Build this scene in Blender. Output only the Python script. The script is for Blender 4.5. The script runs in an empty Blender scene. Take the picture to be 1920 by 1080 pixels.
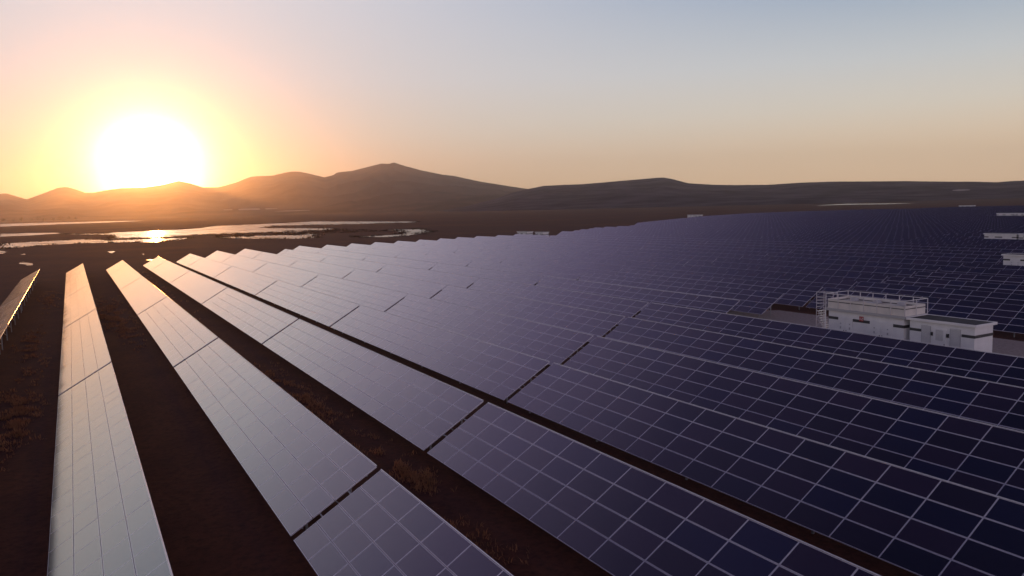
import bpy, bmesh, math, random
from mathutils import Vector, Matrix, noise
random.seed(7)
rad = math.radians
SC = bpy.context.scene
COL = SC.collection

# ------------------------------------------------------------------ camera
PITCH, ROLL = rad(6.05), rad(-1.49)
HCAM = 12.65
F = Vector((0, math.cos(PITCH), -math.sin(PITCH)))
U0 = Vector((0, math.sin(PITCH), math.cos(PITCH)))
S0 = Vector((1, 0, 0))
S = S0 * math.cos(ROLL) + U0 * math.sin(ROLL)
U = U0 * math.cos(ROLL) - S0 * math.sin(ROLL)
cd = bpy.data.cameras.new('camera')
cam = bpy.data.objects.new('camera', cd)
COL.objects.link(cam)
cd.sensor_width = 36.0
cd.lens = 1454.06 / 1920 * 36.0
cd.clip_start, cd.clip_end = 0.5, 60000
m = Matrix((S, U, -F)).transposed().to_4x4()
m.translation = (0, 0, HCAM)
cam.matrix_world = m
SC.camera = cam

# ------------------------------------------------------------------ sky, sun, exposure
SUN_AZ, SUN_EL = rad(-24.5), rad(2.8)
SUN_DIR = Vector((math.sin(SUN_AZ) * math.cos(SUN_EL), math.cos(SUN_AZ) * math.cos(SUN_EL), math.sin(SUN_EL)))
SC.view_settings.view_transform = 'Standard'
SC.view_settings.look = 'None'
SC.view_settings.exposure = 0.0
SC.view_settings.gamma = 1.0
SKY_STRENGTH = 0.10
DUSK_GAIN, NISHITA_SHARE = 0.93, 0.06
wd = bpy.data.worlds.new('World')
SC.world = wd
wd.use_nodes = True
nt = wd.node_tree
for n in list(nt.nodes):
    nt.nodes.remove(n)
N, LK = nt.nodes.new, nt.links.new
out = N('ShaderNodeOutputWorld')
bg = N('ShaderNodeBackground')
bg.inputs['Strength'].default_value = SKY_STRENGTH
sky = N('ShaderNodeTexSky')
sky.sky_type = 'NISHITA'
sky.sun_disc = False
sky.sun_elevation = SUN_EL
sky.sun_rotation = SUN_AZ
sky.altitude = 100
sky.air_density = 1.0
sky.dust_density = 1.5
sky.ozone_density = 1.0
geo = N('ShaderNodeTexCoord')
dot = N('ShaderNodeVectorMath'); dot.operation = 'DOT_PRODUCT'
nrm = N('ShaderNodeVectorMath'); nrm.operation = 'NORMALIZE'
LK(geo.outputs['Generated'], nrm.inputs[0])
LK(nrm.outputs[0], dot.inputs[0])
dot.inputs[1].default_value = SUN_DIR
ac = N('ShaderNodeMath'); ac.operation = 'ARCCOSINE'; ac.use_clamp = False
mn = N('ShaderNodeMath'); mn.operation = 'MINIMUM'; mn.inputs[1].default_value = 0.9999999
LK(dot.outputs['Value'], mn.inputs[0]); LK(mn.outputs[0], ac.inputs[0])
def gauss(sig_deg, amp, power=2.0):
    d = N('ShaderNodeMath'); d.operation = 'DIVIDE'; d.inputs[1].default_value = rad(sig_deg); LK(ac.outputs[0], d.inputs[0])
    p = N('ShaderNodeMath'); p.operation = 'POWER'; p.inputs[1].default_value = power; LK(d.outputs[0], p.inputs[0])
    ng = N('ShaderNodeMath'); ng.operation = 'MULTIPLY'; ng.inputs[1].default_value = -1; LK(p.outputs[0], ng.inputs[0])
    e = N('ShaderNodeMath'); e.operation = 'EXPONENT'; LK(ng.outputs[0], e.inputs[0])
    a_ = N('ShaderNodeMath'); a_.operation = 'MULTIPLY'; a_.inputs[1].default_value = amp; LK(e.outputs[0], a_.inputs[0])
    return a_.outputs[0]
# the aureole of the low sun: dusty air round the disc, yellow at its rim
AUR = [(2.3, 9.0), (2.2, 9.0), (1.88, 9.0)]
cx = N('ShaderNodeCombineXYZ')
for i, (sg, am) in enumerate(AUR):
    LK(gauss(sg, am, 1.5), cx.inputs[i])
# dusk bands: colour by height above the horizon, on the sun's side, 60 degrees off it, and opposite it
sep = N('ShaderNodeSeparateXYZ'); LK(nrm.outputs[0], sep.inputs[0])
asn = N('ShaderNodeMath'); asn.operation = 'ARCSINE'; LK(sep.outputs['Z'], asn.inputs[0])
elv = N('ShaderNodeMath'); elv.operation = 'DIVIDE'; elv.inputs[1].default_value = rad(90); LK(asn.outputs[0], elv.inputs[0])
def band(stops):
    cr = N('ShaderNodeValToRGB'); els = cr.color_ramp.elements
    while len(els) < len(stops): els.new(0.5)
    for e_, (deg, c) in zip(els, stops): e_.position = max(0, deg) / 90.0
    for e_, (deg, c) in zip(els, stops): e_.color = (*c, 1)
    LK(elv.outputs[0], cr.inputs[0]); return cr.outputs['Color']
SKY_SUN = [(0, (.66, .42, .19)), (2.5, (.66, .52, .38)), (5, (.63, .59, .53)), (9, (.67, .66, .69)), (15, (.74, .74, .80)), (22, (.58, .52, .68)), (32, (.31, .25, .44)), (44, (.085, .07, .155)), (58, (.022, .02, .055)), (90, (.03, .03, .065))]
SKY_SIDE = [(0, (1.20, .82, .49)), (3, (1.0, .75, .49)), (6, (.80, .74, .63)), (9, (.62, .66, .68)), (14, (.29, .41, .57)), (22, (.18, .19, .36)), (34, (.075, .068, .165)), (48, (.026, .024, .066)), (90, (.03, .03, .065))]
SKY_BACK = [(0, (.80, .66, .69)), (6, (1.1, .90, .94)), (15, (.92, .78, .92)), (28, (.42, .37, .55)), (45, (.08, .08, .15)), (90, (.045, .045, .09))]
hv = N('ShaderNodeVectorMath'); hv.operation = 'MULTIPLY'; hv.inputs[1].default_value = (1, 1, 0); LK(nrm.outputs[0], hv.inputs[0])
hn = N('ShaderNodeVectorMath'); hn.operation = 'NORMALIZE'; LK(hv.outputs[0], hn.inputs[0])
hd = N('ShaderNodeVectorMath'); hd.operation = 'DOT_PRODUCT'; LK(hn.outputs[0], hd.inputs[0])
hd.inputs[1].default_value = (math.sin(SUN_AZ), math.cos(SUN_AZ), 0)
hc = N('ShaderNodeClamp'); hc.inputs['Min'].default_value = -0.99999; hc.inputs['Max'].default_value = 0.99999; LK(hd.outputs['Value'], hc.inputs['Value'])
ha = N('ShaderNodeMath'); ha.operation = 'ARCCOSINE'; LK(hc.outputs[0], ha.inputs[0])
def ramp01(a_, b_):
    r_ = N('ShaderNodeMapRange'); r_.interpolation_type = 'SMOOTHSTEP'
    r_.inputs[1].default_value = rad(a_); r_.inputs[2].default_value = rad(b_); LK(ha.outputs[0], r_.inputs[0]); return r_.outputs[0]
def mixc(a_, b_, f_):
    m_ = N('ShaderNodeMix'); m_.data_type = 'RGBA'; LK(a_, m_.inputs['A']); LK(b_, m_.inputs['B']); LK(f_, m_.inputs['Factor']); return m_.outputs['Result']
dusk = mixc(mixc(band(SKY_SUN), band(SKY_SIDE), ramp01(-6, 62)), band(SKY_BACK), ramp01(75, 150))
dsc = N('ShaderNodeVectorMath'); dsc.operation = 'SCALE'; dsc.inputs['Scale'].default_value = DUSK_GAIN; LK(dusk, dsc.inputs[0])
ad = N('ShaderNodeVectorMath'); ad.operation = 'ADD'
LK(cx.outputs[0], ad.inputs[0]); LK(dsc.outputs[0], ad.inputs[1])
sc_ = N('ShaderNodeVectorMath'); sc_.operation = 'SCALE'; sc_.inputs['Scale'].default_value = 1.0 / SKY_STRENGTH
LK(ad.outputs[0], sc_.inputs[0])
nsk = N('ShaderNodeVectorMath'); nsk.operation = 'SCALE'; nsk.inputs['Scale'].default_value = NISHITA_SHARE; LK(sky.outputs[0], nsk.inputs[0])
tot = N('ShaderNodeVectorMath'); tot.operation = 'ADD'
LK(nsk.outputs[0], tot.inputs[0]); LK(sc_.outputs[0], tot.inputs[1])
LK(tot.outputs[0], bg.inputs['Color'])
LK(bg.outputs[0], out.inputs['Surface'])

sl = bpy.data.lights.new('sun', 'SUN')
sl.energy = 0.8
sl.angle = rad(0.5)
sl.color = (1.0, 0.37, 0.08)
so = bpy.data.objects.new('sun', sl)
COL.objects.link(so)
so.rotation_euler = SUN_DIR.to_track_quat('Z', 'Y').to_euler()
SC.cycles.use_denoising = True
SC.cycles.volume_bounces = 1
SC.cycles.max_bounces = 6

# ------------------------------------------------------------------ frame of the rows
PSI = rad(-29.45)
TAU = rad(30.0)
R = Vector((math.sin(PSI), math.cos(PSI), 0))      # along the rows, away from the camera
A = Vector((math.cos(PSI), -math.sin(PSI), 0))     # across the rows, up the slope of the panels
Z = Vector((0, 0, 1))
ROTZ = -PSI
ROW_A = {0: -9.55, 1: -1.64, 2: 6.24, 3: 14.44, 4: 22.73}
ROW_H = {0: -0.30, 1: -0.45, 2: 0.06, 3: 0.05, 4: -0.02}
for k in range(5, 90):
    ROW_A[k] = 22.73 + 8.25 * (k - 4)
    ROW_H[k] = -0.02 - min(0.27, 0.05 * (k - 4))
LOWEDGE = 0.60
FAR_H = -0.30

def ground_h(a, u):
    ks = sorted(ROW_A)
    if a <= ROW_A[0] - 4:
        t = min(1, max(0, (ROW_A[0] - 4 - a) / 25.0)); h = ROW_H[0] * (1 - t) + FAR_H * t
    elif a >= ROW_A[10]:
        h = ROW_H[10]
    else:
        h = ROW_H[0]
        for k in range(0, 10):
            if ROW_A[k] <= a <= ROW_A[k + 1]:
                t = (a - ROW_A[k]) / (ROW_A[k + 1] - ROW_A[k]); h = ROW_H[k] * (1 - t) + ROW_H[k + 1] * t
    t = min(1, max(0, (u - 190) / 60.0))
    if a < 60:
        h = h * (1 - t) + FAR_H * t
    return h

def at(u, a, z=0.0):
    return R * u + A * a + Z * z

# ------------------------------------------------------------------ helpers
def tag(o, label=None, cat=None, group=None, kind=None):
    if label: o['label'] = label
    if cat: o['category'] = cat
    if group: o['group'] = group
    if kind: o['kind'] = kind
    return o

def empty(name, loc, rotz=ROTZ):
    o = bpy.data.objects.new(name, None)
    o.empty_display_size = 0.3
    COL.objects.link(o)
    o.location = loc
    o.rotation_euler = (0, 0, rotz)
    return o

class MB:
    """collects shapes and links them as ONE mesh object"""
    def __init__(self):
        self.v, self.f, self.mi = [], [], []
    def face(self, pts, mi=0):
        b = len(self.v); self.v += [tuple(p) for p in pts]
        self.f.append(tuple(range(b, b + len(pts)))); self.mi.append(mi)
    def box(self, c, s, mi=0, mat=None, skip=()):
        hx, hy, hz = s[0] / 2, s[1] / 2, s[2] / 2
        P = [Vector((c[0] + i * hx, c[1] + j * hy, c[2] + k * hz)) for i in (-1, 1) for j in (-1, 1) for k in (-1, 1)]
        if mat is not None: P = [mat @ p for p in P]
        b = len(self.v); self.v += [tuple(p) for p in P]
        for n_, q in enumerate([(0, 1, 3, 2), (4, 6, 7, 5), (0, 4, 5, 1), (2, 3, 7, 6), (0, 2, 6, 4), (1, 5, 7, 3)]):
            if n_ in skip: continue
            self.f.append(tuple(b + i for i in q)); self.mi.append(mi)
    def bar(self, p, q, w, mi=0, n=4, w2=None):
        p, q = Vector(p), Vector(q); d = (q - p).normalized()
        x = d.cross(Vector((0, 0, 1)) if abs(d.z) < 0.9 else Vector((1, 0, 0))).normalized(); y = d.cross(x)
        b = len(self.v); w2 = w if w2 is None else w2
        for e, ww in ((p, w), (q, w2)):
            for i in range(n):
                t = 2 * math.pi * (i + 0.5) / n
                self.v.append(tuple(e + (x * math.cos(t) + y * math.sin(t)) * ww * 0.7071))
        for i in range(n):
            j = (i + 1) % n
            self.f.append((b + i, b + j, b + n + j, b + n + i)); self.mi.append(mi)
        self.f.append(tuple(b + i for i in reversed(range(n)))); self.mi.append(mi)
        self.f.append(tuple(b + n + i for i in range(n))); self.mi.append(mi)
    def mesh(self, name, mats):
        me = bpy.data.meshes.new(name)
        me.from_pydata(self.v, [], self.f)
        for m_ in (mats if isinstance(mats, (list, tuple)) else [mats]): me.materials.append(m_)
        me.polygons.foreach_set('material_index', self.mi)
        me.update()
        return me
    def build(self, name, mats, parent=None, loc=None):
        o = bpy.data.objects.new(name, self.mesh(name, mats))
        COL.objects.link(o)
        if parent: o.parent = parent
        if loc is not None: o.location = loc
        return o

def link(name, me, parent, loc=(0, 0, 0), rot=(0, 0, 0)):
    o = bpy.data.objects.new(name, me)
    COL.objects.link(o); o.parent = parent; o.location = loc; o.rotation_euler = rot
    return o

# ------------------------------------------------------------------ materials
def mat(name, base, rough=0.6, metal=0.0, spec=0.5, var=None, vscale=3.0, bump=0.0):
    m_ = bpy.data.materials.new(name); m_.use_nodes = True
    t = m_.node_tree; b = t.nodes['Principled BSDF']
    b.inputs['Base Color'].default_value = (*base, 1)
    b.inputs['Roughness'].default_value = rough
    b.inputs['Metallic'].default_value = metal
    b.inputs['Specular IOR Level'].default_value = spec
    if var is not None:
        tc = t.nodes.new('ShaderNodeTexCoord'); nz = t.nodes.new('ShaderNodeTexNoise'); mx = t.nodes.new('ShaderNodeMix')
        mx.data_type = 'RGBA'; nz.inputs['Scale'].default_value = vscale; nz.inputs['Detail'].default_value = 6
        t.links.new(tc.outputs['Object'], nz.inputs['Vector'])
        cr = t.nodes.new('ShaderNodeMapRange'); cr.inputs[1].default_value = 0.35; cr.inputs[2].default_value = 0.65
        t.links.new(nz.outputs['Fac'], cr.inputs[0]); t.links.new(cr.outputs[0], mx.inputs['Factor'])
        mx.inputs['A'].default_value = (*base, 1); mx.inputs['B'].default_value = (*var, 1)
        t.links.new(mx.outputs['Result'], b.inputs['Base Color'])
        if bump:
            bp = t.nodes.new('ShaderNodeBump'); bp.inputs['Strength'].default_value = bump; bp.inputs['Distance'].default_value = 0.05
            t.links.new(nz.outputs['Fac'], bp.inputs['Height']); t.links.new(bp.outputs[0], b.inputs['Normal'])
    return m_

def glass_mat():
    m_ = bpy.data.materials.new('panel_glass'); m_.use_nodes = True
    t = m_.node_tree; b = t.nodes['Principled BSDF']
    at_ = t.nodes.new('ShaderNodeAttribute'); at_.attribute_name = 'tint'
    oi = t.nodes.new('ShaderNodeObjectInfo')
    s = t.nodes.new('ShaderNodeMath'); s.operation = 'ADD'
    t.links.new(at_.outputs['Fac'], s.inputs[0]); t.links.new(oi.outputs['Random'], s.inputs[1])
    fr = t.nodes.new('ShaderNodeMath'); fr.operation = 'FRACT'; t.links.new(s.outputs[0], fr.inputs[0])
    cr = t.nodes.new('ShaderNodeValToRGB')
    el = cr.color_ramp.elements
    el[0].position = 0; el[0].color = (0.010, 0.008, 0.024, 1)
    el[1].position = 1; el[1].color = (0.009, 0.011, 0.048, 1)
    e = el.new(0.35); e.color = (0.026, 0.015, 0.040, 1)
    e = el.new(0.7); e.color = (0.005, 0.006, 0.022, 1)
    t.links.new(fr.outputs[0], cr.inputs[0])
    t.links.new(cr.outputs[0], b.inputs['Base Color'])
    b.inputs['Roughness'].default_value = 0.10
    b.inputs['IOR'].default_value = 1.6
    b.inputs['Coat Weight'].default_value = 1.0; b.inputs['Coat IOR'].default_value = 1.6; b.inputs['Coat Roughness'].default_value = 0.10
    # dust makes the gloss a little uneven
    tc = t.nodes.new('ShaderNodeTexCoord'); nz = t.nodes.new('ShaderNodeTexNoise'); nz.inputs['Scale'].default_value = 1.3; nz.inputs['Detail'].default_value = 4
    t.links.new(tc.outputs['Object'], nz.inputs['Vector'])
    mr = t.nodes.new('ShaderNodeMapRange'); mr.inputs[3].default_value = 0.08; mr.inputs[4].default_value = 0.16
    t.links.new(nz.outputs['Fac'], mr.inputs[0]); t.links.new(mr.outputs[0], b.inputs['Roughness'])
    return m_

M_GLASS = glass_mat()
M_FRAME = mat('anodised_aluminium', (0.60, 0.58, 0.65), 0.18, 0.0)
M_STEEL = mat('galvanised_steel', (0.38, 0.38, 0.40), 0.5, 0.6)
M_BACK = mat('panel_backsheet', (0.55, 0.55, 0.56), 0.6)
M_WHITE = mat('cabin_white_paint', (0.80, 0.80, 0.81), 0.55, var=(0.72, 0.72, 0.74), vscale=1.2)
M_BAND = mat('cabin_dark_band', (0.055, 0.055, 0.06), 0.6)
M_ROOFD = mat('roof_felt_dark', (0.05, 0.047, 0.05), 0.9, var=(0.035, 0.033, 0.036), vscale=2)
M_ROOFL = mat('roof_cream', (0.74, 0.70, 0.66), 0.7, var=(0.62, 0.6, 0.57), vscale=1.0)
M_RAIL = mat('rail_zinc', (0.78, 0.76, 0.79), 0.22, 0.3)
M_LOUV = mat('louvre_grey', (0.42, 0.42, 0.44), 0.6)
M_DARK = mat('dark_fitting', (0.03, 0.03, 0.035), 0.5)
M_RED = mat('sign_red', (0.36, 0.02, 0.025), 0.5)
M_SIGNW = mat('sign_white', (0.8, 0.8, 0.8), 0.5)
M_CONC = mat('concrete', (0.30, 0.29, 0.28), 0.9, var=(0.22, 0.21, 0.20), vscale=2.0, bump=0.3)
M_GRAVEL = mat('gravel_pale', (0.34, 0.29, 0.27), 0.95, var=(0.24, 0.20, 0.19), vscale=4.0, bump=0.5)

_b = M_FRAME.node_tree.nodes['Principled BSDF']
_b.inputs['Coat Weight'].default_value = 1.0; _b.inputs['Coat Roughness'].default_value = 0.10; _b.inputs['Coat IOR'].default_value = 1.6; _b.inputs['IOR'].default_value = 1.6
def ground_mat():
    m_ = bpy.data.materials.new('dry_steppe_soil'); m_.use_nodes = True
    t = m_.node_tree; b = t.nodes['Principled BSDF']
    b.inputs['Roughness'].default_value = 0.95; b.inputs['Specular IOR Level'].default_value = 0.15
    tc = t.nodes.new('ShaderNodeTexCoord')
    def nz(sc, det=6, ro=0.6):
        n = t.nodes.new('ShaderNodeTexNoise'); n.inputs['Scale'].default_value = sc; n.inputs['Detail'].default_value = det; n.inputs['Roughness'].default_value = ro
        t.links.new(tc.outputs['Object'], n.inputs['Vector']); return n
    def mix(a_, b_, f):
        mx = t.nodes.new('ShaderNodeMix'); mx.data_type = 'RGBA'
        for q, v in (('A', a_), ('B', b_)):
            if isinstance(v, tuple): mx.inputs[q].default_value = (*v, 1)
            else: t.links.new(v, mx.inputs[q])
        t.links.new(f, mx.inputs['Factor']); return mx.outputs['Result']
    def rng(o, a_, b_):
        r_ = t.nodes.new('ShaderNodeMapRange'); r_.inputs[1].default_value = a_; r_.inputs[2].default_value = b_; t.links.new(o, r_.inputs[0]); return r_.outputs[0]
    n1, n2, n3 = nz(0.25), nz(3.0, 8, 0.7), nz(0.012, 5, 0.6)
    c = mix((0.066, 0.019, 0.016), (0.096, 0.030, 0.019), rng(n1.outputs['Fac'], 0.35, 0.65))
    c = mix(c, (0.034, 0.010, 0.010), rng(n2.outputs['Fac'], 0.45, 0.7))
    c = mix(c, (0.13, 0.044, 0.018), rng(n3.outputs['Fac'], 0.5, 0.75))  # broad soil patches; orange flare over the plain put into their colour
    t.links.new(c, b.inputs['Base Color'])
    bp = t.nodes.new('ShaderNodeBump'); bp.inputs['Strength'].default_value = 0.6; bp.inputs['Distance'].default_value = 0.08
    t.links.new(n2.outputs['Fac'], bp.inputs['Height']); t.links.new(bp.outputs[0], b.inputs['Normal'])
    return m_
M_GROUND = ground_mat()

def water_mat():
    m_ = bpy.data.materials.new('still_water'); m_.use_nodes = True
    t = m_.node_tree; b = t.nodes['Principled BSDF']
    b.inputs['Base Color'].default_value = (0.03, 0.022, 0.018, 1)
    b.inputs['Roughness'].default_value = 0.22; b.inputs['IOR'].default_value = 1.33
    tc = t.nodes.new('ShaderNodeTexCoord'); n = t.nodes.new('ShaderNodeTexNoise'); n.inputs['Scale'].default_value = 0.6; n.inputs['Detail'].default_value = 4
    t.links.new(tc.outputs['Object'], n.inputs['Vector'])
    bp = t.nodes.new('ShaderNodeBump'); bp.inputs['Strength'].default_value = 0.04; bp.inputs['Distance'].default_value = 0.1
    t.links.new(n.outputs['Fac'], bp.inputs['Height']); t.links.new(bp.outputs[0], b.inputs['Normal'])
    n2 = t.nodes.new('ShaderNodeTexNoise'); n2.inputs['Scale'].default_value = 0.09; n2.inputs['Detail'].default_value = 7; n2.inputs['Roughness'].default_value = 0.62
    mp = t.nodes.new('ShaderNodeMapping'); mp.inputs['Rotation'].default_value = (0, 0, rad(12)); mp.inputs['Scale'].default_value = (0.35, 1.0, 1.0)
    t.links.new(tc.outputs['Object'], mp.inputs['Vector']); t.links.new(mp.outputs[0], n2.inputs['Vector'])
    mr = t.nodes.new('ShaderNodeMapRange'); mr.inputs[1].default_value = 0.545; mr.inputs[2].default_value = 0.62; t.links.new(n2.outputs['Fac'], mr.inputs[0])
    mud = t.nodes.new('ShaderNodeBsdfDiffuse'); mud.inputs['Color'].default_value = (0.05, 0.019, 0.014, 1)
    ms = t.nodes.new('ShaderNodeMixShader'); t.links.new(mr.outputs[0], ms.inputs[0]); t.links.new(b.outputs[0], ms.inputs[1]); t.links.new(mud.outputs[0], ms.inputs[2])
    t.links.new(ms.outputs[0], t.nodes['Material Output'].inputs['Surface'])
    return m_
M_WATER = water_mat()
M_HILL = mat('hill_scrub', (0.062, 0.038, 0.034), 1.0, spec=0.0, var=(0.135, 0.085, 0.066), vscale=0.004)
M_HILL2 = mat('hill_scrub_grey', (0.050, 0.039, 0.052), 1.0, spec=0.0, var=(0.130, 0.105, 0.118), vscale=0.009)
M_PALE = mat('pale_field', (0.45, 0.40, 0.36), 1.0, spec=0.0)
M_GRASS = mat('dry_grass_blades', (0.36, 0.20, 0.12), 0.9, spec=0.1, var=(0.20, 0.11, 0.07), vscale=0.8)
_t = M_GRASS.node_tree; _b = _t.nodes['Principled BSDF']; _m = _t.nodes.new('ShaderNodeMixShader'); _tr = _t.nodes.new('ShaderNodeBsdfTranslucent')
_tr.inputs['Color'].default_value = (0.40, 0.19, 0.09, 1); _m.inputs[0].default_value = 0.5
_t.links.new(_b.outputs[0], _m.inputs[1]); _t.links.new(_tr.outputs[0], _m.inputs[2]); _t.links.new(_m.outputs[0], _t.nodes['Material Output'].inputs['Surface'])
M_LEAF = mat('tree_foliage', (0.06, 0.055, 0.03), 0.9, spec=0.1, var=(0.04, 0.04, 0.022), vscale=0.3)
M_BARK = mat('tree_bark', (0.09, 0.06, 0.04), 0.95)

# ------------------------------------------------------------------ the ground
def lines(core, far):
    return sorted(set([round(x, 3) for x in core + far]))
aa = lines([-40, -34, -28, -22, -17, -13.1] + [ROW_A[k] for k in range(0, 11)] + [ROW_A[k] + 4.1 for k in range(0, 10)] + [110, 160, 240, 400, 700],
           [-20000, -6000, -2000, -600, -200, -90, -60, 1500, 4000, 10000, 20000])
uu = lines(list(range(-30, 300, 15)), [-20000, -5000, -1000, -200, -80, 350, 500, 900, 2000, 5000, 10000, 20000])
g = MB()
for a_ in aa:
    for u_ in uu:
        g.v.append(tuple(at(u_, a_, ground_h(a_, u_))))
nu = len(uu)
for i in range(len(aa) - 1):
    for j in range(nu - 1):
        g.f.append((i * nu + j, i * nu + nu + j, i * nu + nu + j + 1, i * nu + j + 1)); g.mi.append(0)
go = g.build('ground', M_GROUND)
tag(go, 'dark reddish brown steppe soil under the solar rows', 'ground', kind='structure')

# ------------------------------------------------------------------ ponds on the plain
PONDS = {
 'P1': [(2469.7, -162.3), (2465.3, -89.6), (2406.7, -14.3), (2280.1, 82.8), (2073.3, 155.3), (1971.4, 114.6), (1847.3, 66.9), (1724.2, -28.2), (1599.3, -105.5)],
 'L': [(399.6, -27.1), (413.0, -19.9), (433.8, -10.7), (438.4, 5.8), (423.8, 26.3), (406.0, 34.3), (424.1, 43.7), (456.5, 57.7), (463.1, 47.3), (465.1, 39.4), (467.1, 31.7), (471.3, 19.4), (486.0, 14.3), (517.1, 7.0), (505.6, -7.2), (503.5, -19.1), (496.0, -33.4)],
 'M': [(708.2, -6.7), (660.5, 23.3), (698.4, 27.4), (702.1, 50.0), (722.4, 87.0), (755.6, 100.9), (852.9, 128.5), (865.0, 157.3), (895.4, 201.6), (953.2, 261.8), (707.1, 294.1), (672.1, 279.5), (686.3, 229.9), (717.7, 196.9), (752.5, 170.8), (675.3, 139.9), (629.9, 142.8), (597.7, 153.6), (542.2, 163.8), (515.0, 149.0), (505.9, 136.8), (480.0, 121.6), (499.5, 113.1), (511.8, 99.3), (521.0, 78.2), (514.8, 64.8), (494.0, 44.8), (505.3, 31.5), (511.0, 21.2), (598.2, 24.3), (645.7, 10.7)],
 'N': [(439.3, 66.9), (445.8, 77.0), (445.4, 94.9), (426.2, 107.9), (455.8, 120.1), (415.5, 116.6), (403.2, 108.9), (370.4, 103.9), (371.6, 91.4), (387.6, 82.5), (417.6, 72.1)],
 'Q': [(364.6, 120.2), (364.2, 128.5), (366.7, 143.3), (395.8, 157.9), (424.4, 162.7), (426.3, 168.4), (460.7, 172.1), (449.9, 184.8), (456.9, 191.3), (417.7, 179.9), (394.1, 173.5), (381.3, 164.1), (348.3, 140.8), (341.3, 128.1), (354.3, 118.4)],
 'U': [(819.1, -54.5), (813.4, -34.3), (774.4, -11.2), (727.0, -6.9), (708.8, -19.4), (691.2, -25.8), (689.3, -39.4), (683.2, -45.6)],
 'a': [(395.0, -30.6), (379.5, -25.8), (363.5, -22.3), (348.6, -22.8), (344.4, -25.2)],
 'b': [(262.9, -13.5), (276.8, -13.4), (267.2, -11.9), (262.4, -10.4), (251.8, -9.9), (252.0, -11.3), (258.6, -12.2)],
 'c': [(333.4, -16.6), (335.2, -15.0), (327.7, -15.1)],
 'd': [(321.7, 10.9), (324.0, 13.1), (315.8, 13.4), (305.7, 12.0), (313.5, 11.4)],
 'e': [(891.9, 1096.1), (945.0, 1191.2), (996.9, 1318.5), (869.6, 1250.1), (782.0, 1206.9), (784.6, 1128.0), (859.8, 1137.1)],
 'f': [(247.7, 18.2), (251.1, 19.5), (246.5, 20.5), (241.7, 19.8), (244.0, 18.6)],
 'h': [(286.5, 19.9), (287.5, 20.8), (283.0, 20.6)],
}
POND_LABEL = {
 'P1': 'long thin gold strip of water farthest off below the sun', 'L': 'bright pool under the sun glint reaching the left edge',
 'M': 'widest sheet of shallow water spreading right from the glint', 'N': 'ragged pool with dark reed clumps below the widest water',
 'Q': 'hooked pale pool nearest the zigzag row ends', 'U': 'small pool at the left edge above the bright pool',
 'a': 'pale puddle at the left edge below the bright pool', 'b': 'white puddle just beyond the leftmost row end',
 'c': 'tiny puddle above the white puddle', 'd': 'small leaf shaped puddle between pool and third row',
 'e': 'thin white pond far right below the low hills', 'f': 'tiny puddle beyond the fourth row end', 'g': 'tiny puddle right of the fourth row end', 'h': 'tiny glinting puddle below the sun glint'}
rp = random.Random(3)
def rough_outline(pts, amp_rel=0.02, step=0.0):
    """subdivide an outline and jog it so that the shore is uneven"""
    res = []
    xs = [p[0] for p in pts]; ys = [p[1] for p in pts]
    n = len(pts)
    for i in range(n):
        p, q = pts[i], pts[(i + 1) % n]
        L = math.hypot(q[0] - p[0], q[1] - p[1])
        dv = Vector((q[0] - p[0], q[1] - p[1])); 
        if L < 1e-6: continue
        nv = Vector((-dv.y, dv.x)) / L
        k = max(2, min(9, int(L / 4)))
        for j in range(k):
            t = j / k
            off = (noise.noise(Vector((p[0] * .07 + t * L * .11, p[1] * .07, 3.1))) * 0.10 + rp.uniform(-.03, .03)) * min(L, 30) * (0 if j == 0 else 1)
            res.append((p[0] + dv.x * t + nv.x * off, p[1] + dv.y * t + nv.y * off))
    return res
for k, pts in PONDS.items():
    o_ = rough_outline(pts)
    bm = bmesh.new()
    vs = [bm.verts.new(at(p[0], p[1], ground_h(p[1], p[0]) + (0.05 if p[0] > 330 else 0.06))) for p in o_]
    es = [bm.edges.new((vs[i], vs[(i + 1) % len(vs)])) for i in range(len(vs))]
    bmesh.ops.triangle_fill(bm, use_beauty=True, edges=es)
    bmesh.ops.recalc_face_normals(bm, faces=bm.faces)
    for f_ in bm.faces:
        if f_.normal.z < 0: f_.normal_flip()
    me = bpy.data.meshes.new('water'); bm.to_mesh(me); bm.free(); me.materials.append(M_WATER)
    o = bpy.data.objects.new('water', me); COL.objects.link(o)
    tag(o, POND_LABEL[k], 'water', kind='structure')

# ------------------------------------------------------------------ hills: ridge lines round the horizon (azimuth, elevation in degrees)
ML = [(-60, 1.2), (-50, 1.9), (-44, 1.3), (-38, 1.7), (-35, 1.35), (-33.06, 1.555), (-32.73, 1.583), (-32.38, 1.448), (-31.7, 1.19), (-30.82, 1.524), (-29.98, 1.881), (-29.5, 1.943), (-29.04, 1.803), (-28.46, 1.558), (-28.0, 1.551), (-27.22, 1.712), (-26.44, 1.822), (-25.01, 1.856), (-24.04, 1.984), (-22.87, 2.253), (-22.21, 2.102), (-21.39, 1.804), (-20.37, 1.788), (-19.32, 2.063), (-18.25, 2.487), (-17.89, 2.519), (-16.83, 2.541), (-15.92, 2.751), (-15.37, 2.818), (-15.01, 2.813), (-14.29, 2.654), (-13.27, 2.376), (-12.64, 2.516), (-12.37, 2.7), (-11.32, 2.796), (-10.56, 2.972), (-9.79, 3.149), (-9.22, 3.291), (-8.65, 3.243), (-8.34, 3.352), (-7.51, 3.07), (-6.37, 2.742), (-4.84, 2.403), (-4.07, 2.308), (-2.14, 1.838), (-0.2, 1.48), (1.36, 1.207), (3.31, 0.883), (6.02, 0.462), (9, 0.02)]
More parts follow.
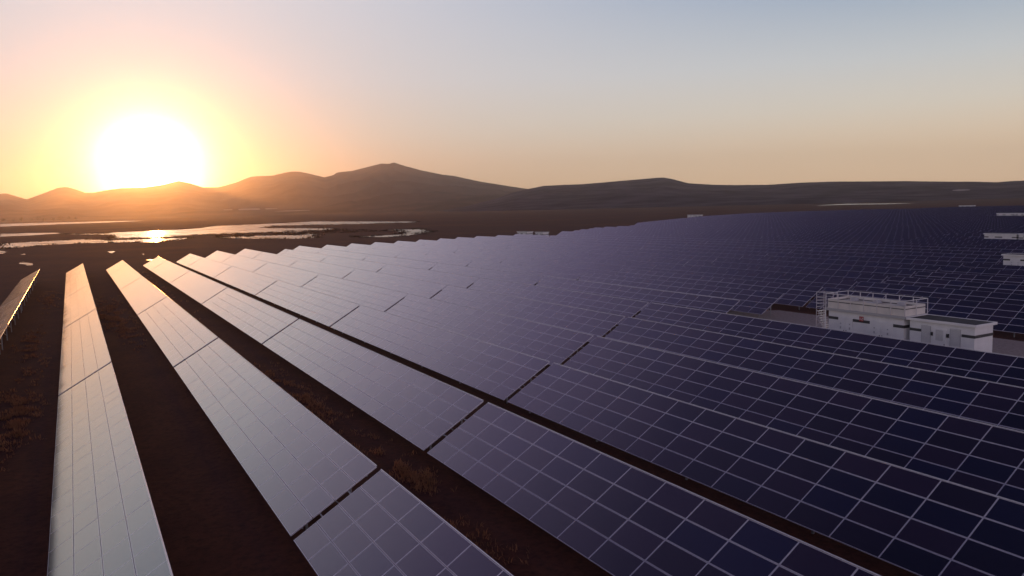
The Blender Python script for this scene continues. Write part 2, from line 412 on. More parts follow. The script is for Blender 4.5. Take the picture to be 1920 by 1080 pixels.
MR = [(-5.0, -0.2), (-2.97, 0.113), (-1.0, 0.569), (0.18, 0.966), (1.36, 1.207), (2.54, 1.408), (4.1, 1.443), (5.26, 1.449), (7.58, 1.574), (9.49, 1.688), (11.12, 1.77), (11.76, 1.636), (12.87, 1.297), (14.72, 1.126), (16.17, 1.061), (18.31, 1.009), (20.4, 1.085), (22.43, 1.086), (25.06, 1.009), (26.95, 0.956), (29.39, 0.83), (30.56, 0.786), (31.99, 0.698), (32.69, 0.737), (33.38, 0.743), (38, 1.1), (44, 0.9), (52, 1.3), (60, 0.9)]
def interp(tab, x):
    if x <= tab[0][0]: return tab[0][1]
    for (x0, y0), (x1, y1) in zip(tab, tab[1:]):
        if x <= x1: return y0 + (y1 - y0) * (x - x0) / (x1 - x0)
    return tab[-1][1]
HILL_GRID = {}
def range_mesh(name, tab, dbase, dridge, material, az0, az1, label, amp, expo):
    nA, nD = int((az1 - az0) / 0.16), 46
    g = MB()
    for i in range(nA + 1):
        az = az0 + (az1 - az0) * i / nA
        el = interp(tab, az)
        db, dr = interp(dbase, az), interp(dridge, az)
        Hh = max(0.0, dr * math.tan(rad(el)) + HCAM)
        for j in range(nD):
            t = j / (nD - 1) * 1.6
            d = db + (dr - db) * t
            x, y = d * math.sin(rad(az)), d * math.cos(rad(az))
            if t <= 1: h = Hh * t ** expo
            else: h = Hh * max(0, 1 - ((t - 1) / 0.6)) ** 1.2
            w = math.sin(math.pi * min(1, t)) if t < 1 else min(1, (t - 1) * 2)
            nn = noise.ridged_multi_fractal(Vector((x * .0011, y * .0011, 2.0)), 1.0, 2.1, 5, 1.0, 2.0) - 1.0
            n2 = noise.fractal(Vector((x * .0045, y * .0045, 7.0)), 1.0, 2.0, 4)
            h += (nn * amp * Hh + n2 * amp * 0.25 * Hh) * w
            if abs(t - 1.0) < 0.02: h += noise.noise(Vector((az * 6.0, 0.3, 9.0))) * Hh * 0.006
            g.v.append((x, y, max(-3, h - 0.8 + (-2 if j == 0 else 0))))
    for i in range(nA):
        for j in range(nD - 1):
            g.f.append((i * nD + j, i * nD + j + 1, i * nD + nD + j + 1, i * nD + nD + j)); g.mi.append(0)
    o = g.build(name, material)
    for p in o.data.polygons: p.use_smooth = True
    bm = bmesh.new(); bm.from_mesh(o.data); bmesh.ops.recalc_face_normals(bm, faces=bm.faces); bm.to_mesh(o.data); bm.free()
    HILL_GRID[name] = (g.v, nA, nD, az0, az1)
    return tag(o, label, 'hills', kind='structure')
range_mesh('mountains', ML, [(-60, 4600), (-33, 4600), (-20, 4400), (-8, 3600), (0, 3200), (9, 3400)], [(-60, 9500), (-33, 9500), (-20, 9000), (-8, 7600), (2, 6600), (9, 6200)],
           M_HILL, -60, 9, 'brown mountain range behind the setting sun', 0.15, 1.35)
range_mesh('hills', MR, [(-5, 2300), (5, 2000), (20, 1900), (33, 2100), (60, 2200)], [(-5, 3600), (5, 4200), (20, 3600), (33, 3400), (60, 3600)],
           M_HILL2, -5, 60, 'low grey scrub hills on the right horizon', 0.17, 1.15)

# ------------------------------------------------------------------ solar tables
MU, MV = 1.961, 1.0            # module pitch along the row and up the slope
GAPV, FW, FT = 0.020, 0.022, 0.05
cT, sT = math.cos(TAU), math.sin(TAU)
def slope_pt(v, u, w=0.0):     # local point on the panel plane: v up the slope, u along, w off the plane
    return Vector((v * cT - w * sT, u, LOWEDGE + v * sT + w * cT))
SL = Matrix(((cT, 0, -sT), (0, 1, 0), (sT, 0, cT))).to_4x4()
SL.translation = (0, 0, LOWEDGE)

def set_tint(me, vals):
    at_ = me.attributes.new('tint', 'FLOAT', 'FACE'); at_.data.foreach_set('value', vals)

def module_into(g, v0, u0, tints, tv, jit=(0, 0)):
    """one framed module lying in the slope plane with its low near corner at (v0, u0)"""
    L, W = MU - 0.008, MV - GAPV
    def P(v, u, w):
        w += (v - W / 2) * jit[0] + (u - L / 2) * jit[1]
        return (v0 + GAPV / 2 + v, u0 + 0.004 + u, w)
    n0 = len(g.f)
    O = [(0, 0), (W, 0), (W, L), (0, L)]; I = [(FW, FW), (W - FW, FW), (W - FW, L - FW), (FW, L - FW)]
    for i in range(4):
        j = (i + 1) % 4
        g.face([P(*O[i], 0), P(*O[j], 0), P(*I[j], 0), P(*I[i], 0)], 1)
        g.face([P(*O[j], 0), P(*O[i], 0), P(*O[i], -FT), P(*O[j], -FT)], 1)
        g.face([P(*I[i], 0), P(*I[j], 0), P(*I[j], -.0018), P(*I[i], -.0018)], 1)
    g.face([P(*I[i], -.0018) for i in range(4)], 0)
    g.face([P(*O[i], -FT) for i in (3, 2, 1, 0)], 2)
    tints += [tv] * (len(g.f) - n0)

mod_meshes = []
rm = random.Random(11)
for q in range(6):
    g = MB(); t_ = []
    module_into(g, 0, 0, t_, 0.0)
    me = g.mesh('solar_panel', [M_GLASS, M_FRAME, M_BACK]); set_tint(me, t_); mod_meshes.append(me)

def legs_into(g_post, g_raft, u, h_off=0.0):
    pass

def post_mesh(v, top_drop):
    g = MB(); p = slope_pt(v, 0, -0.20 - top_drop)
    g.box((p.x, 0, (p.z - 0.5) / 2), (0.10, 0.07, p.z + 0.5))
    return g
def rafter_mb(g=None, u=0.0):
    g = g or MB()
    g.box((2.0, u, -0.155), (3.5, 0.06, 0.11), mat=SL)
    p, q = slope_pt(3.05, u, -0.2), slope_pt(0.95, u, -0.2)
    g.bar((p.x, u + 0.045, 0.45), (q.x + 0.9, u + 0.045, q.z + 0.5), 0.045)
    return g
ME_POSTF = post_mesh(0.95, 0).mesh('support_post', M_STEEL)
ME_POSTR = post_mesh(3.05, 0).mesh('support_post', M_STEEL)
ME_RAFT = rafter_mb().mesh('rafter', M_STEEL)
PURLIN_V = (0.5, 1.3, 2.6, 3.5)
purl_cache, far_cache, edge_cache = {}, {}, {}
def edge_into(g, n, mi=0):
    p, q = slope_pt(4.015, 0.02, 0.012), slope_pt(4.015, n * MU - .02, 0.012)
    g.bar(p, q, .029, mi, n=8)
def edge_mesh(n):
    if n not in edge_cache:
        g = MB(); edge_into(g, n); edge_cache[n] = g.mesh('edge_rail', M_RAIL)
    return edge_cache[n]
def purlin_mesh(n, ext):
    key = (n, ext)
    if key not in purl_cache:
        g = MB(); L = n * MU + (0.46 if ext else 0)
        g.box((0, L / 2 - (0.23 if ext else 0), -0.07), (0.05, L, 0.055), mat=SL)
        purl_cache[key] = g.mesh('purlin', M_STEEL)
    return purl_cache[key]

def far_mesh(n, var):
    """a whole table as one mesh: modules with frames, purlins and posts"""
    key = (n, var)
    if key not in far_cache:
        r_ = random.Random(n * 31 + var)
        g = MB(); t_ = []
        for i in range(n):
            for j in range(4):
                L, W = MU, MV
                v0, u0 = j * MV, i * MU
                jt = (r_.gauss(0, .0018), r_.gauss(0, .0015))
                e = 0.022
                pts = [(v0 + e, u0 + e), (v0 + W - e, u0 + e), (v0 + W - e, u0 + L - e), (v0 + e, u0 + L - e)]
                g.face([slope_pt(v, u, 0.003 + (v - v0 - W / 2) * jt[0] + (u - u0 - L / 2) * jt[1] + .003) for v, u in pts], 0)
                t_.append(r_.random())
        k0 = len(g.f)
        g.box((2.0, n * MU / 2, -0.02), (3.98, n * MU - .02, 0.04), 1, mat=SL)
        if var >= 4: edge_into(g, n, 3)
        for v in (1.3, 2.6): g.box((v, n * MU / 2, -0.07), (0.05, n * MU + .44, 0.055), 2, mat=SL)
        for u in [1.2 + (n * MU - 2.4) * q / max(1, round(n / 4)) for q in range(max(1, round(n / 4)) + 1)]:
            for v in (0.95, 3.05):
                p = slope_pt(v, 0, -0.12); g.box((p.x, u, (p.z - 0.5) / 2), (0.10, 0.07, p.z + 0.5), 2)
        t_ += [0.0] * (len(g.f) - k0)
        me = g.mesh('solar_table', [M_GLASS, M_FRAME, M_STEEL, M_RAIL]); set_tint(me, t_)
        far_cache[key] = me
    return far_cache[key]

PERIOD, GAP = 37.74, 0.48
END = {0: 186.5, 1: 202, 2: 196.5, 3: 205.1, 4: 214.9, 5: 224.2, 6: 230.6, 7: 216.1, 8: 233.2, 9: 233.3, 10: 235.5, 11: 237.4, 12: 238.6, 13: 240.2, 14: 242.1, 15: 245.2, 16: 245.7, 17: 245.8, 18: 247.5, 19: 231.5, 20: 231.5, 21: 255}
BND = [(147, 246), (164, 252), (195.4, 278.6), (246, 293), (252, 322), (258, 324), (364.8, 395.5), (457.7, 436.6), (512.2, 431.7), (558.9, 417.4), (582.3, 386.2), (643.1, 379.2), (671.6, 343.9), (690, 330)]
def row_end(k):
    if k in END: return END[k]
    return interp(BND, ROW_A[k])
def row_gap0(k):
    if k == 0: return 15.0
    if k == 1: return 62.62 - PERIOD + .24
    if k <= 7: return 28.33 + 6.7 * (k - 2)
    return 57.3 + 1.55 * (k - 8)
LAST = 83
# stations (transformer cabin pair): row just behind its front wall, u of the left end
STATIONS = [(8, 46.4), (16, 66.7), (24, 106.5), (48, 211.4), (19, 260.0), (48, 427.8), (83, 400.6)]
CUT = {8: (-99, 57.2), 9: (-99, 58.7), 16: (40, 71), 17: (40, 71), 24: (85, 110), 25: (85, 110), 47: (190, 216), 48: (190, 216), 49: (190, 216)}
tables = []
for k in range(0, LAST + 1):
    e = row_end(k); s = row_gap0(k)
    umin = max(-12 if k else 10, 0.545 * ROW_A[k] - 30)
    while s > umin: s -= PERIOD
    row = []
    while s < e - 3:
        a0, a1 = s, min(s + PERIOD - GAP, e)
        if k == 1 and a1 < 26: s += PERIOD; continue
        if k == 1 and a0 < 26: a0 = a1 - 33 * MU
        segs = [(a0, a1)]
        if k in CUT:
            c0, c1 = CUT[k]; segs = []
            if a0 < c0 - 3: segs.append((a0, min(a1, c0)))
            if a1 > c1 + 3: segs.append((max(a0, c1), a1))
        for b0, b1 in segs:
            n = int(round((b1 - b0) / MU + (0.0 if b1 - b0 > 36 else -0.1)))
            if n >= 2 and b1 > umin: row.append((k, b0 if b1 < e - 0.01 or True else b1 - n * MU, n))
        s += PERIOD
    tables.append(row)
ORD = 'first second third fourth fifth sixth seventh eighth ninth tenth eleventh twelfth thirteenth fourteenth fifteenth sixteenth seventeenth eighteenth nineteenth twentieth'.split()
flat = []
for row in tables:
    for i, (k, u0, n) in enumerate(reversed(row)):
        c = at(u0 + n * MU / 2, ROW_A[k] + 1.7)
        dist = (c - Vector((0, 0, HCAM))).length
        # in view?
        vis = False
        for q in range(9):
            p = at(u0 + n * MU * q / 8, ROW_A[k] + 1.7) + Z * (ROW_H[k] + 1.6 - HCAM)
            d = p.dot(F)
            if d > 1:
                sx, sy = p.dot(S) / d, p.dot(U) / d
                if abs(sx) < 0.665 and sy > -0.375: vis = True
        flat.append(dict(k=k, u=u0, n=n, d=dist, vis=vis, i=i, cnt=len(row)))
flat.sort(key=lambda t: (not t['vis'], t['d']))
NEAR_MAX = 26
indiv = [t for t in flat if t['vis']][:300]
rest = [t for t in flat if not t['vis']] + [t for t in flat if t['vis']][300:]
def table_label(t):
    k, i, cnt = t['k'], t['i'], t['cnt']
    if k > 19: return None
    side = 'row from the left'
    pos = 'at its far end' if i == 0 else ORD[i] + ' from its far end'
    look = 'short' if t['n'] < 17 else 'long'
    if k == 0: extra = ''
    else: extra = ''
    return '%s solar table in %s %s, %s%s' % (look, ORD[k], side, pos, extra)
for num, t in enumerate(indiv):
    k, u0, n = t['k'], t['u'], t['n']
    base = at(u0, ROW_A[k], ROW_H[k])
    lab = table_label(t) or 'dark distant solar table merging into the packed rows below the hills'
    grp = 'solar tables in the packed rows below the hills' if k > 19 else 'tables of tilted solar panels in parallel rows'
    if num < NEAR_MAX:
        o = empty('solar_table', base)
        tag(o, lab, 'solar panels', grp)
        for i in range(n):
            for j in range(4):
                p = slope_pt(j * MV, i * MU)
                mo = link('solar_panel', mod_meshes[rm.randrange(6)], o, p, (rm.gauss(0, .0013), -TAU + rm.gauss(0, .0016), 0))
        if k <= 8: link('edge_rail', edge_mesh(n), o)
        for v in PURLIN_V:
            link('purlin', purlin_mesh(n, v in (1.3, 2.6)), o, (v * cT, 0, v * sT))
        nr = max(1, round(n / 4))
        for q in range(nr + 1):
            u = 1.2 + (n * MU - 2.4) * q / nr
            link('support_post', ME_POSTF, o, (0, u, 0)); link('support_post', ME_POSTR, o, (0, u, 0)); link('rafter', ME_RAFT, o, (0, u, 0))
    else:
        o = bpy.data.objects.new('solar_table', far_mesh(n, num % 4 + (4 if k <= 8 else 0))); COL.objects.link(o)
        o.location = base; o.rotation_euler = (0, 0, ROTZ)
        tag(o, lab, 'solar panels', grp)
if rest:
    allv, allf, allm, allt = [], [], [], []
    rot = Matrix.Rotation(ROTZ, 4, 'Z')
    for num, t in enumerate(rest):
        me = far_mesh(t['n'], num % 4); base = at(t['u'], ROW_A[t['k']], ROW_H[t['k']]); b = len(allv)
        allv += [tuple(rot @ v.co + base) for v in me.vertices]
        for p in me.polygons: allf.append(tuple(b + i for i in p.vertices)); allm.append(p.material_index)
        allt += [d.value for d in me.attributes['tint'].data]
    me = bpy.data.meshes.new('distant_solar_tables'); me.from_pydata(allv, [], allf)
    for m_ in (M_GLASS, M_FRAME, M_STEEL, M_RAIL): me.materials.append(m_)
    me.polygons.foreach_set('material_index', allm); set_tint(me, allt); me.update()
    o = bpy.data.objects.new('distant_solar_tables', me); COL.objects.link(o)
    tag(o, 'mass of the farthest dark solar rows under the hills', 'solar panels', kind='stuff')
print('TABLES', len(indiv), len(rest), 'vis', sum(t['vis'] for t in flat))

# ------------------------------------------------------------------ transformer stations: a cabin with a roof platform and a plain cabin beside it
def digits(txt, w, h, st):
    """strokes of a sign's digits as boxes (x to the right, y up), centred"""
    SEG = {'1': [(.5, .5, st, h)], '2': [(0.5, 1, w, st), (1, .75, st, h / 2), (.5, .5, w, st), (0, .25, st, h / 2), (.5, 0, w, st)]}
    out_ = []; pitch = w + st * 2.2; x0 = -pitch * (len(txt) - 1) / 2
    for i, ch in enumerate(txt):
        for fx, fy, sw, sh in SEG[ch]:
            out_.append((x0 + i * pitch + (fx - .5) * (w - st), (fy - .5) * (h - st), sw, sh))
    return out_

def part(name, g, mats, root, label=None):
    o = g.build(name, mats, root)
    if label: o['label'] = label
    return o

def box_part(name, c, s, m_, root, mats=None):
    g = MB(); g.box(c, s); return g.build(name, m_, root)

def flat_roof(o, D, L, Hh):
    rf = MB(); ov = .16
    rf.box((D / 2, L / 2, Hh + .03), (D + ov * 2 - .1, L + ov * 2 - .1, .12))
    r_ = part('roof', rf, M_ROOFD, o)
    g = MB()
    for x in (-ov, D + ov): g.box((x, L / 2, Hh + .03), (.10, L + 2 * ov + .1, .20))
    for y in (-ov, L + ov): g.box((D / 2, y, Hh + .03), (D + 2 * ov - .1, .10, .20))
    part('cornice', g, M_WHITE, r_)

def platform_cabin(base, label, group, detail, sign=None, deck=True):
    """front wall at x = 0 facing -x; y runs from 0 (near end) to L (far end)"""
    L, D, Hh = 7.3, 2.6, 2.82
    o = empty('transformer_cabin', base)
    tag(o, label, 'transformer cabin', group)
    g = MB(); g.box((D / 2, L / 2, Hh / 2 + .1), (D, L, Hh - .2)); body = part('cabin_body', g, M_WHITE, o)
    box_part('plinth', (D / 2, L / 2, 0.05), (D + .12, L + .12, 0.30), M_CONC, o)
    zb = 2.12
    fy = lambda px: L - px            # distance from the left end, seen from the front
    for x0, x1 in ((0, 1.0), (2.5, 4.15), (6.35, 7.3)):
        g = MB(); g.box((-.012, fy((x0 + x1) / 2), zb), (.03, x1 - x0, .24))
        if x1 == 7.3: g.box((D / 2, -.012, zb), (D, .03, .24))
        part('band', g, M_BAND, o)
    for x0, x1, leaves in ((1.03, 2.47, 2), (4.2, 6.3, 2)):
        wv = (x1 - x0) / leaves
        for q in range(leaves):
            cy = fy(x0 + wv * (q + .5))
            d = box_part('door', (-.03, cy, 1.22), (.05, wv - .025, 2.1), M_WHITE, o)
            if detail:
                hs = -1 if q == 0 else 1
                box_part('handle', (-.07, cy + hs * (wv / 2 - .12), 1.05), (.05, .07, .2), M_DARK, d)
                for zz in (1.35, 1.72): box_part('vent', (-.062, cy - hs * .1, zz), (.02, .12, .1 if zz > 1.5 else .2), M_LOUV, d)
    if sign:
        sg = box_part('number_sign', (-.05, fy(3.36), 2.34), (.03, .40, .40), M_RED, o)
        sg['label'] = 'red square number sign reading ' + sign
        g = MB()
        for cx_, cy_, sw, sh in digits(sign, .12, .22, .035): g.box((-.075, fy(3.36) - cx_, 2.34 + cy_), (.02, sw, sh))
        part('number', g, M_SIGNW, sg)
    if not deck:
        flat_roof(o, D, L, Hh)
        return o
    # deck on the roof
    zd = Hh + .12
    box_part('deck', (D / 2 + .02, L / 2, zd - .06), (D + .5, L + .42, .22), M_LOUV, o)
    box_part('deck_floor', (D / 2 + .02, L / 2, zd + .06), (D + .3, L + .22, .02), M_ROOFL, o)
    x0, x1, y0, y1 = -.2, D + .24, -.18, L + .18
    rail = MB(); zt = zd + 1.34
    n = 6
    if detail:
        for q in range(n + 1):
            y = y0 + (y1 - y0) * q / n
            for x in (x0, x1): rail.box((x, y, (zd + zt) / 2 + .02), (.05, .05, zt - zd))
        for y in (y0, y1): rail.box(((x0 + x1) / 2, y, (zd + zt) / 2 + .02), (.05, .05, zt - zd))
    for x in (x0, x1): rail.box((x, (y0 + y1) / 2, zt), (.045, y1 - y0, .05))
    for y in (y0, y1): rail.box(((x0 + x1) / 2, y, zt), (x1 - x0 - .05, .045, .05))
    part('railing', rail, M_RAIL, o)
    pw, st_ = MB(), MB()
    for x in (x0 + .12, x1 - .12): pw.box((x, (y0 + y1) / 2, zd + .48), (.06, y1 - y0 - .30, .80))
    for y in (y0 + .12, y1 - .12): pw.box(((x0 + x1) / 2, y, zd + .48), (x1 - x0 - .32, .06, .80))
    pp = part('parapet', pw, M_ROOFL, o)
    for x in (x0 + .12, x1 - .12): st_.box((x, (y0 + y1) / 2, zd + .64), (.072, y1 - y0 - .33, .07))
    for y in (y0 + .12, y1 - .12): st_.box(((x0 + x1) / 2, y, zd + .64), (x1 - x0 - .35, .072, .07))
    part('band', st_, M_BAND, pp)
    if detail:
        for xx, ph in ((.32, .0), (D - .32, .6)):
            for q in range(3):
                y = 1.2 + q * 2.3 + ph
                g = MB(); g.bar((xx, y, zd + .05), (xx, y, zd + .62), .22, n=10); g.bar((xx, y, zd + .60), (xx, y, zd + .84), .62, n=12, w2=.40)
                part('roof_vent', g, M_LOUV, o)
        # stair tower at the far end
        g = MB()
        ys, ye = L + .35, L + 1.35
        for x in (0.0, 1.0):
            for y in (ys, ye): g.bar((x, y, 0), (x, y, zt), .035)
        for q in range(12):
            z_ = .22 + q * .21
            g.box((.5, ys + .08 + .84 * q / 11, z_), (.9, .2, .03))
        for z_ in (zt, zd + .9, zd + .6, zd + .3, zd):
            g.bar((0, ye, z_), (1, ye, z_), .024); g.bar((0, ys, z_), (0, ye, z_), .024); g.bar((1, ys, z_), (1, ye, z_), .024)
        for z_ in (.3, 1.1, 1.9):
            g.bar((0, ys, z_), (0, ye, z_ + .75), .025); g.bar((0, ye, z_), (0, ys, z_ + .75), .025); g.bar((0, ye, z_), (1, ye, z_ + .75), .025); g.bar((1, ye, z_), (0, ye, z_ + .75), .025)
        part('stair', g, M_RAIL, o)
        g = MB(); g.bar((-.15, L + .25, 0), (-.15, L + .25, zd), .09, n=8); part('drain_pipe', g, M_WHITE, o)
    return o

def plain_cabin(base, label, group, detail):
    L, D, Hh = 5.25, 2.45, 2.84
    o = empty('control_cabin', base)
    tag(o, label, 'control cabin', group)
    g = MB(); g.box((D / 2, L / 2, Hh / 2 + .05), (D, L, Hh - .1)); part('cabin_body', g, M_WHITE, o)
    box_part('plinth', (D / 2, L / 2, 0.05), (D + .12, L + .12, 0.26), M_CONC, o)
    fy = lambda px: L - px
    zb = 2.02
    for x0, x1 in ((0, .98), (4.27, 5.25)):
        g = MB(); g.box((-.012, fy((x0 + x1) / 2), zb), (.03, x1 - x0, .22))
        if x1 == 5.25: g.box((D / 2, -.012, zb), (D, .03, .22))
        part('band', g, M_BAND, o)
    for x0, x1 in ((1.02, 1.8), (3.36, 4.2)):
        f_ = box_part('louvre', (-.02, fy((x0 + x1) / 2), 1.75), (.04, x1 - x0, 1.42), M_LOUV, o)
        g = MB()
        for q in range(18): g.box((-.045, fy((x0 + x1) / 2), 1.10 + q * .077), (.03, x1 - x0 - .1, .03))
        if detail: part('louvre_slats', g, M_WHITE, f_)
    d = box_part('door', (-.03, fy(2.53), 1.25), (.05, 1.06, 2.2), M_WHITE, o)
    if detail:
        g = MB()
        for q in range(14): g.box((-.06, fy(2.53), 1.42 + q * .06), (.02, .6, .025))
        part('door_grille', g, M_LOUV, d)
        box_part('handle', (-.07, fy(2.95), 1.05), (.05, .06, .2), M_DARK, d)
        for x in (1.93, 3.2): box_part('lamp', (-.06, fy(x), 1.86), (.12, .16, .28), M_DARK, o)
    flat_roof(o, D, L, Hh)
    return o

PLACES = ['in the clearing among the near rows', 'at the right edge above the near station', 'at the right edge halfway up the field', 'in the top right of the field',
          'at the zigzag row ends by the dry plain', 'at the far left corner of the field', 'at the top right edge of the field']
for q, (k, ul) in enumerate(STATIONS):
    h_ = ROW_H[min(k, 10)] + (0, .6, .45, .4, .1, .2, .1)[q]
    gp = 6.0 if q == 4 else .45
    a_ = ROW_A[k] + 3.3
    det = q < 3
    platform_cabin(at(ul - 7.3, a_, h_), ('white cabin with railed roof ' if q == 0 else 'long white transformer cabin ') + (('and red 12 sign ' if q == 0 else '') + PLACES[q]), 'transformer cabins', det, '12' if q == 0 else None, deck=(q == 0))
    plain_cabin(at(ul - 7.3 - gp - 5.25, a_ + .1, h_), ('white control cabin with dark flat roof ' if q < 3 else 'small pale control cabin ') + PLACES[q], 'control cabins', det)
# pale gravel of the clearing
g = MB()
hh = ROW_H[9] + 0.05
outl = [(66.5, 61.5), (65.5, 66), (62.5, 70.8), (40, 71.2), (16, 71.2), (8, 70), (6, 58), (10, 52.2), (30, 52.0), (55, 52.2), (62, 54), (65.5, 58)]
g.face([at(u_, a_, hh) for u_, a_ in reversed(outl)])
po = g.build('gravel', M_GRAVEL)
if po.data.polygons[0].normal.z < 0: po.data.flip_normals()
tag(po, 'pale gravel clearing round the near white cabins', 'gravel', kind='structure')
# ------------------------------------------------------------------ dry grass in the aisles
rg = random.Random(21)
g = MB()
def blade(p, h, w, lean, ang):
    dx, dy = math.cos(ang) * w, math.sin(ang) * w
    la = rg.uniform(0, 6.28)
    tip = (p[0] + math.cos(la) * lean, p[1] + math.sin(la) * lean, p[2] + h)
    mid = (p[0] + (tip[0] - p[0]) * .35, p[1] + (tip[1] - p[1]) * .35, p[2] + h * .6)
    b = len(g.v)
    g.v += [(p[0] - dx, p[1] - dy, p[2] - .02), (p[0] + dx, p[1] + dy, p[2] - .02), (mid[0] + dx * .7, mid[1] + dy * .7, mid[2]), (mid[0] - dx * .7, mid[1] - dy * .7, mid[2]), tip]
    g.f += [(b, b + 1, b + 2, b + 3), (b + 3, b + 2, b + 4)]; g.mi += [0, 0]
PL = [(62.2, -4.2, 3.5, .7, 420), (56.8, -4.0, 3, .5, 300), (94, -4.6, 6, .6, 260), (102.5, 4.3, 6, .7, 420), (90, 5.0, 5, .4, 160), (110, 3.2, 5, .6, 200), (144, -3.8, 8, .7, 160), (58.3, 12.6, 4, .6, 260), (50.4, 12.6, 3, .6, 200), (35.8, 13.4, 1.6, .4, 220), (33.0, 13.2, 1.2, .35, 160), (48, 12.6, 5, .7, 140), (124, 4.2, 7, .7, 180), (78, -3.9, 7, .7, 160), (26, 12.4, 2, .5, 60), (150, 12, 20, .8, 200), (70, 20.2, 20, .6, 160)]

for pu, pa, ru, ra, n_ in PL:
    for _ in range(n_):
        ca, cu = pa + rg.gauss(0, ra), pu + rg.gauss(0, ru)
        if noise.noise(Vector((ca * .9, cu * .45, 1.0))) < -0.05: continue
        for q in range(6):
            aa_, uu_ = ca + rg.gauss(0, .12), cu + rg.gauss(0, .12)
            blade(at(uu_, aa_, ground_h(aa_, uu_)), rg.uniform(.06, .26), rg.uniform(.007, .016) * (1 + pu / 90), rg.uniform(.03, .2), rg.uniform(0, 3.14))
go_ = g.build('dry_grass', M_GRASS)
tag(go_, 'patches of dry brown grass in the aisles between the rows', 'grass', kind='stuff')
# reeds and mud clumps in and round the shallow water
g = MB()
shore = []
for key in ('M', 'N', 'L', 'Q'):
    pts = PONDS[key]
    for (p, q) in zip(pts, pts[1:] + pts[:1]):
        for _ in range(int(3 + math.hypot(q[0] - p[0], q[1] - p[1]) / 5)):
            t = rg.random(); shore.append((p[0] + (q[0] - p[0]) * t + rg.gauss(0, 2.5), p[1] + (q[1] - p[1]) * t + rg.gauss(0, 1.5)))
for _ in range(260): shore.append((rg.uniform(430, 520), rg.uniform(70, 165)))
for u_, a_ in shore:
    for q in range(9):
        blade(at(u_ + rg.gauss(0, 1.6), a_ + rg.gauss(0, 1.1), FAR_H), rg.uniform(.25, .8), rg.uniform(.10, .3), .2, rg.uniform(0, 3.14))
M_REED = mat('reed_clump', (0.05, 0.028, 0.018), 0.95, spec=0.05)
tag(g.build('reeds', M_REED), 'dark reed clumps along the shallow water', 'reeds', kind='stuff')
# ------------------------------------------------------------------ far trees on the left
def far_tree(az, d, h, seed):
    r_ = random.Random(seed)
    o = empty('distant_tree', (d * math.sin(rad(az)), d * math.cos(rad(az)), FAR_H - .1), r_.uniform(0, 6))
    g = MB(); g.bar((0, 0, 0), (0, 0, h * .5), .9, n=7, w2=.4)
    for q in range(5):
        an = q * 1.3; g.bar((0, 0, h * .3), (math.cos(an) * h * .25, math.sin(an) * h * .25, h * .6), .35, n=5, w2=.12)
    g.build('trunk', M_BARK, o)
    g = MB()
    cl = [(r_.gauss(0, h * .22), r_.gauss(0, h * .22), h * r_.uniform(.35, .9)) for _ in range(11)]
    for c in cl:
        for _ in range(45):
            p = Vector(c) + Vector((r_.gauss(0, 1), r_.gauss(0, 1), r_.gauss(0, .8))) * h * .085
            s_ = r_.uniform(.4, .9); x = Vector((r_.gauss(0, 1), r_.gauss(0, 1), r_.gauss(0, 1))).normalized(); y = x.orthogonal().normalized()
            g.face([p + x * s_, p + y * s_ * .6, p - x * s_, p - y * s_ * .6])
    g.build('crown', M_LEAF, o)
    tag(o, 'tiny dark tree in the line beyond the farthest gold water', 'tree', 'line of trees far beyond the water')
for q, (az, hh_) in enumerate([(-33.0, 15), (-32.5, 11), (-32.1, 18), (-31.55, 12), (-31.2, 20), (-30.85, 13), (-30.4, 12), (-29.95, 19), (-29.5, 17), (-29.1, 12)]):
    far_tree(az, 3350 + 60 * math.sin(q * 2.3), hh_, q)
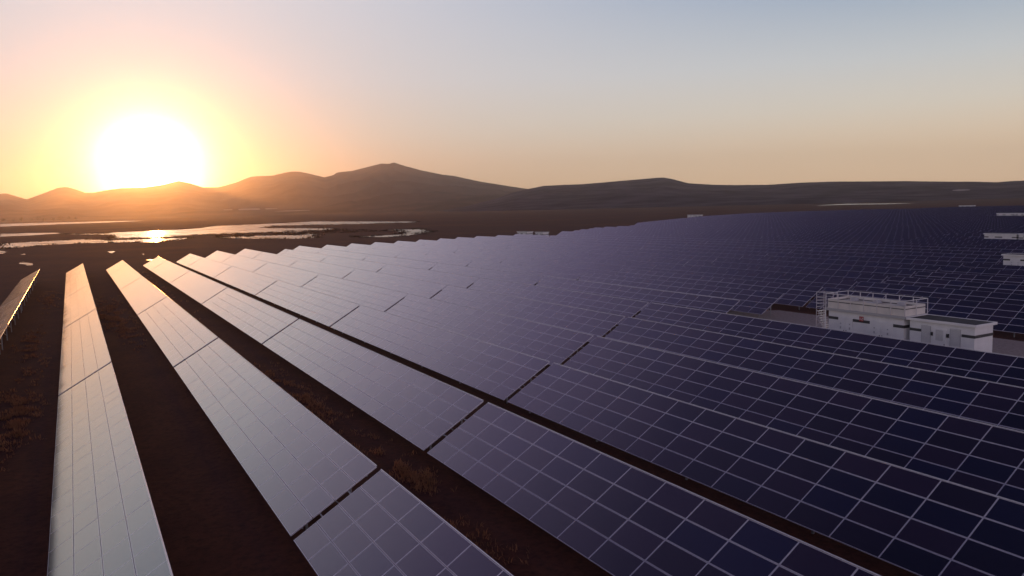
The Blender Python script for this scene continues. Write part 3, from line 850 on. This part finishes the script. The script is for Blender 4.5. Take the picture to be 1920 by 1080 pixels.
# ------------------------------------------------------------------ pale fields on the lower slopes
def drape(grid, azs, el0, el1, label):
    v, nA, nD, az0, az1 = HILL_GRID[grid]
    lo, hi = [], []
    for az, w in azs:
        i = int(round((az - az0) / (az1 - az0) * nA))
        col = [Vector(p) for p in v[i * nD:(i + 1) * nD]]
        def hit(el):
            for p, q in zip(col, col[1:]):
                e0, e1 = (p.z - HCAM) / math.hypot(p.x, p.y), (q.z - HCAM) / math.hypot(q.x, q.y)
                if e0 <= math.tan(rad(el)) <= e1: return p + (q - p) * ((math.tan(rad(el)) - e0) / (e1 - e0)) + Vector((0, 0, 1.5))
            return None
        a_, b_ = hit(el0 - w / 2), hit(el1 + w / 2)
        if a_ and b_: lo.append(a_); hi.append(b_)
    if len(lo) < 2: return
    g = MB()
    for i in range(len(lo) - 1): g.face([lo[i], lo[i + 1], hi[i + 1], hi[i]])
    tag(g.build('field', M_PALE), label, 'field', kind='structure')
drape('mountains', [(-20.2, .0), (-19.6, .03), (-19, .06), (-18, .07), (-17.2, .04), (-16.6, .0)], 0.20, 0.23, 'thin pale field low on the mountain right of the sun')
drape('mountains', [(-16.8, .0), (-16.0, .03), (-15.2, .03), (-14.4, .0)], 0.02, 0.035, 'thinner pale field strip at the mountain foot')
drape('hills', [(29.6, .0), (29.9, .06), (30.2, .05), (30.5, .0)], 0.20, 0.24, 'small pale patch low on the right hills')

# ------------------------------------------------------------------ the air
hz = MB()
hz.box((-1500, 6000, 400), (30000, 16000, 808))
ho = hz.build('haze', [])
hm = bpy.data.materials.new('thin_dusty_air'); hm.use_nodes = True
t = hm.node_tree
for n in list(t.nodes):
    if n.type != 'OUTPUT_MATERIAL': t.nodes.remove(n)
pv = t.nodes.new('ShaderNodeVolumePrincipled')
pv.inputs['Color'].default_value = (0.95, 0.87, 0.82, 1)
pv.inputs['Density'].default_value = 6.5e-5
pv.inputs['Anisotropy'].default_value = 0.89
t.links.new(pv.outputs[0], [n for n in t.nodes if n.type == 'OUTPUT_MATERIAL'][0].inputs['Volume'])
ho.data.materials.append(hm)
tag(ho, 'thin dusty evening air over the whole plain', 'haze', kind='stuff')
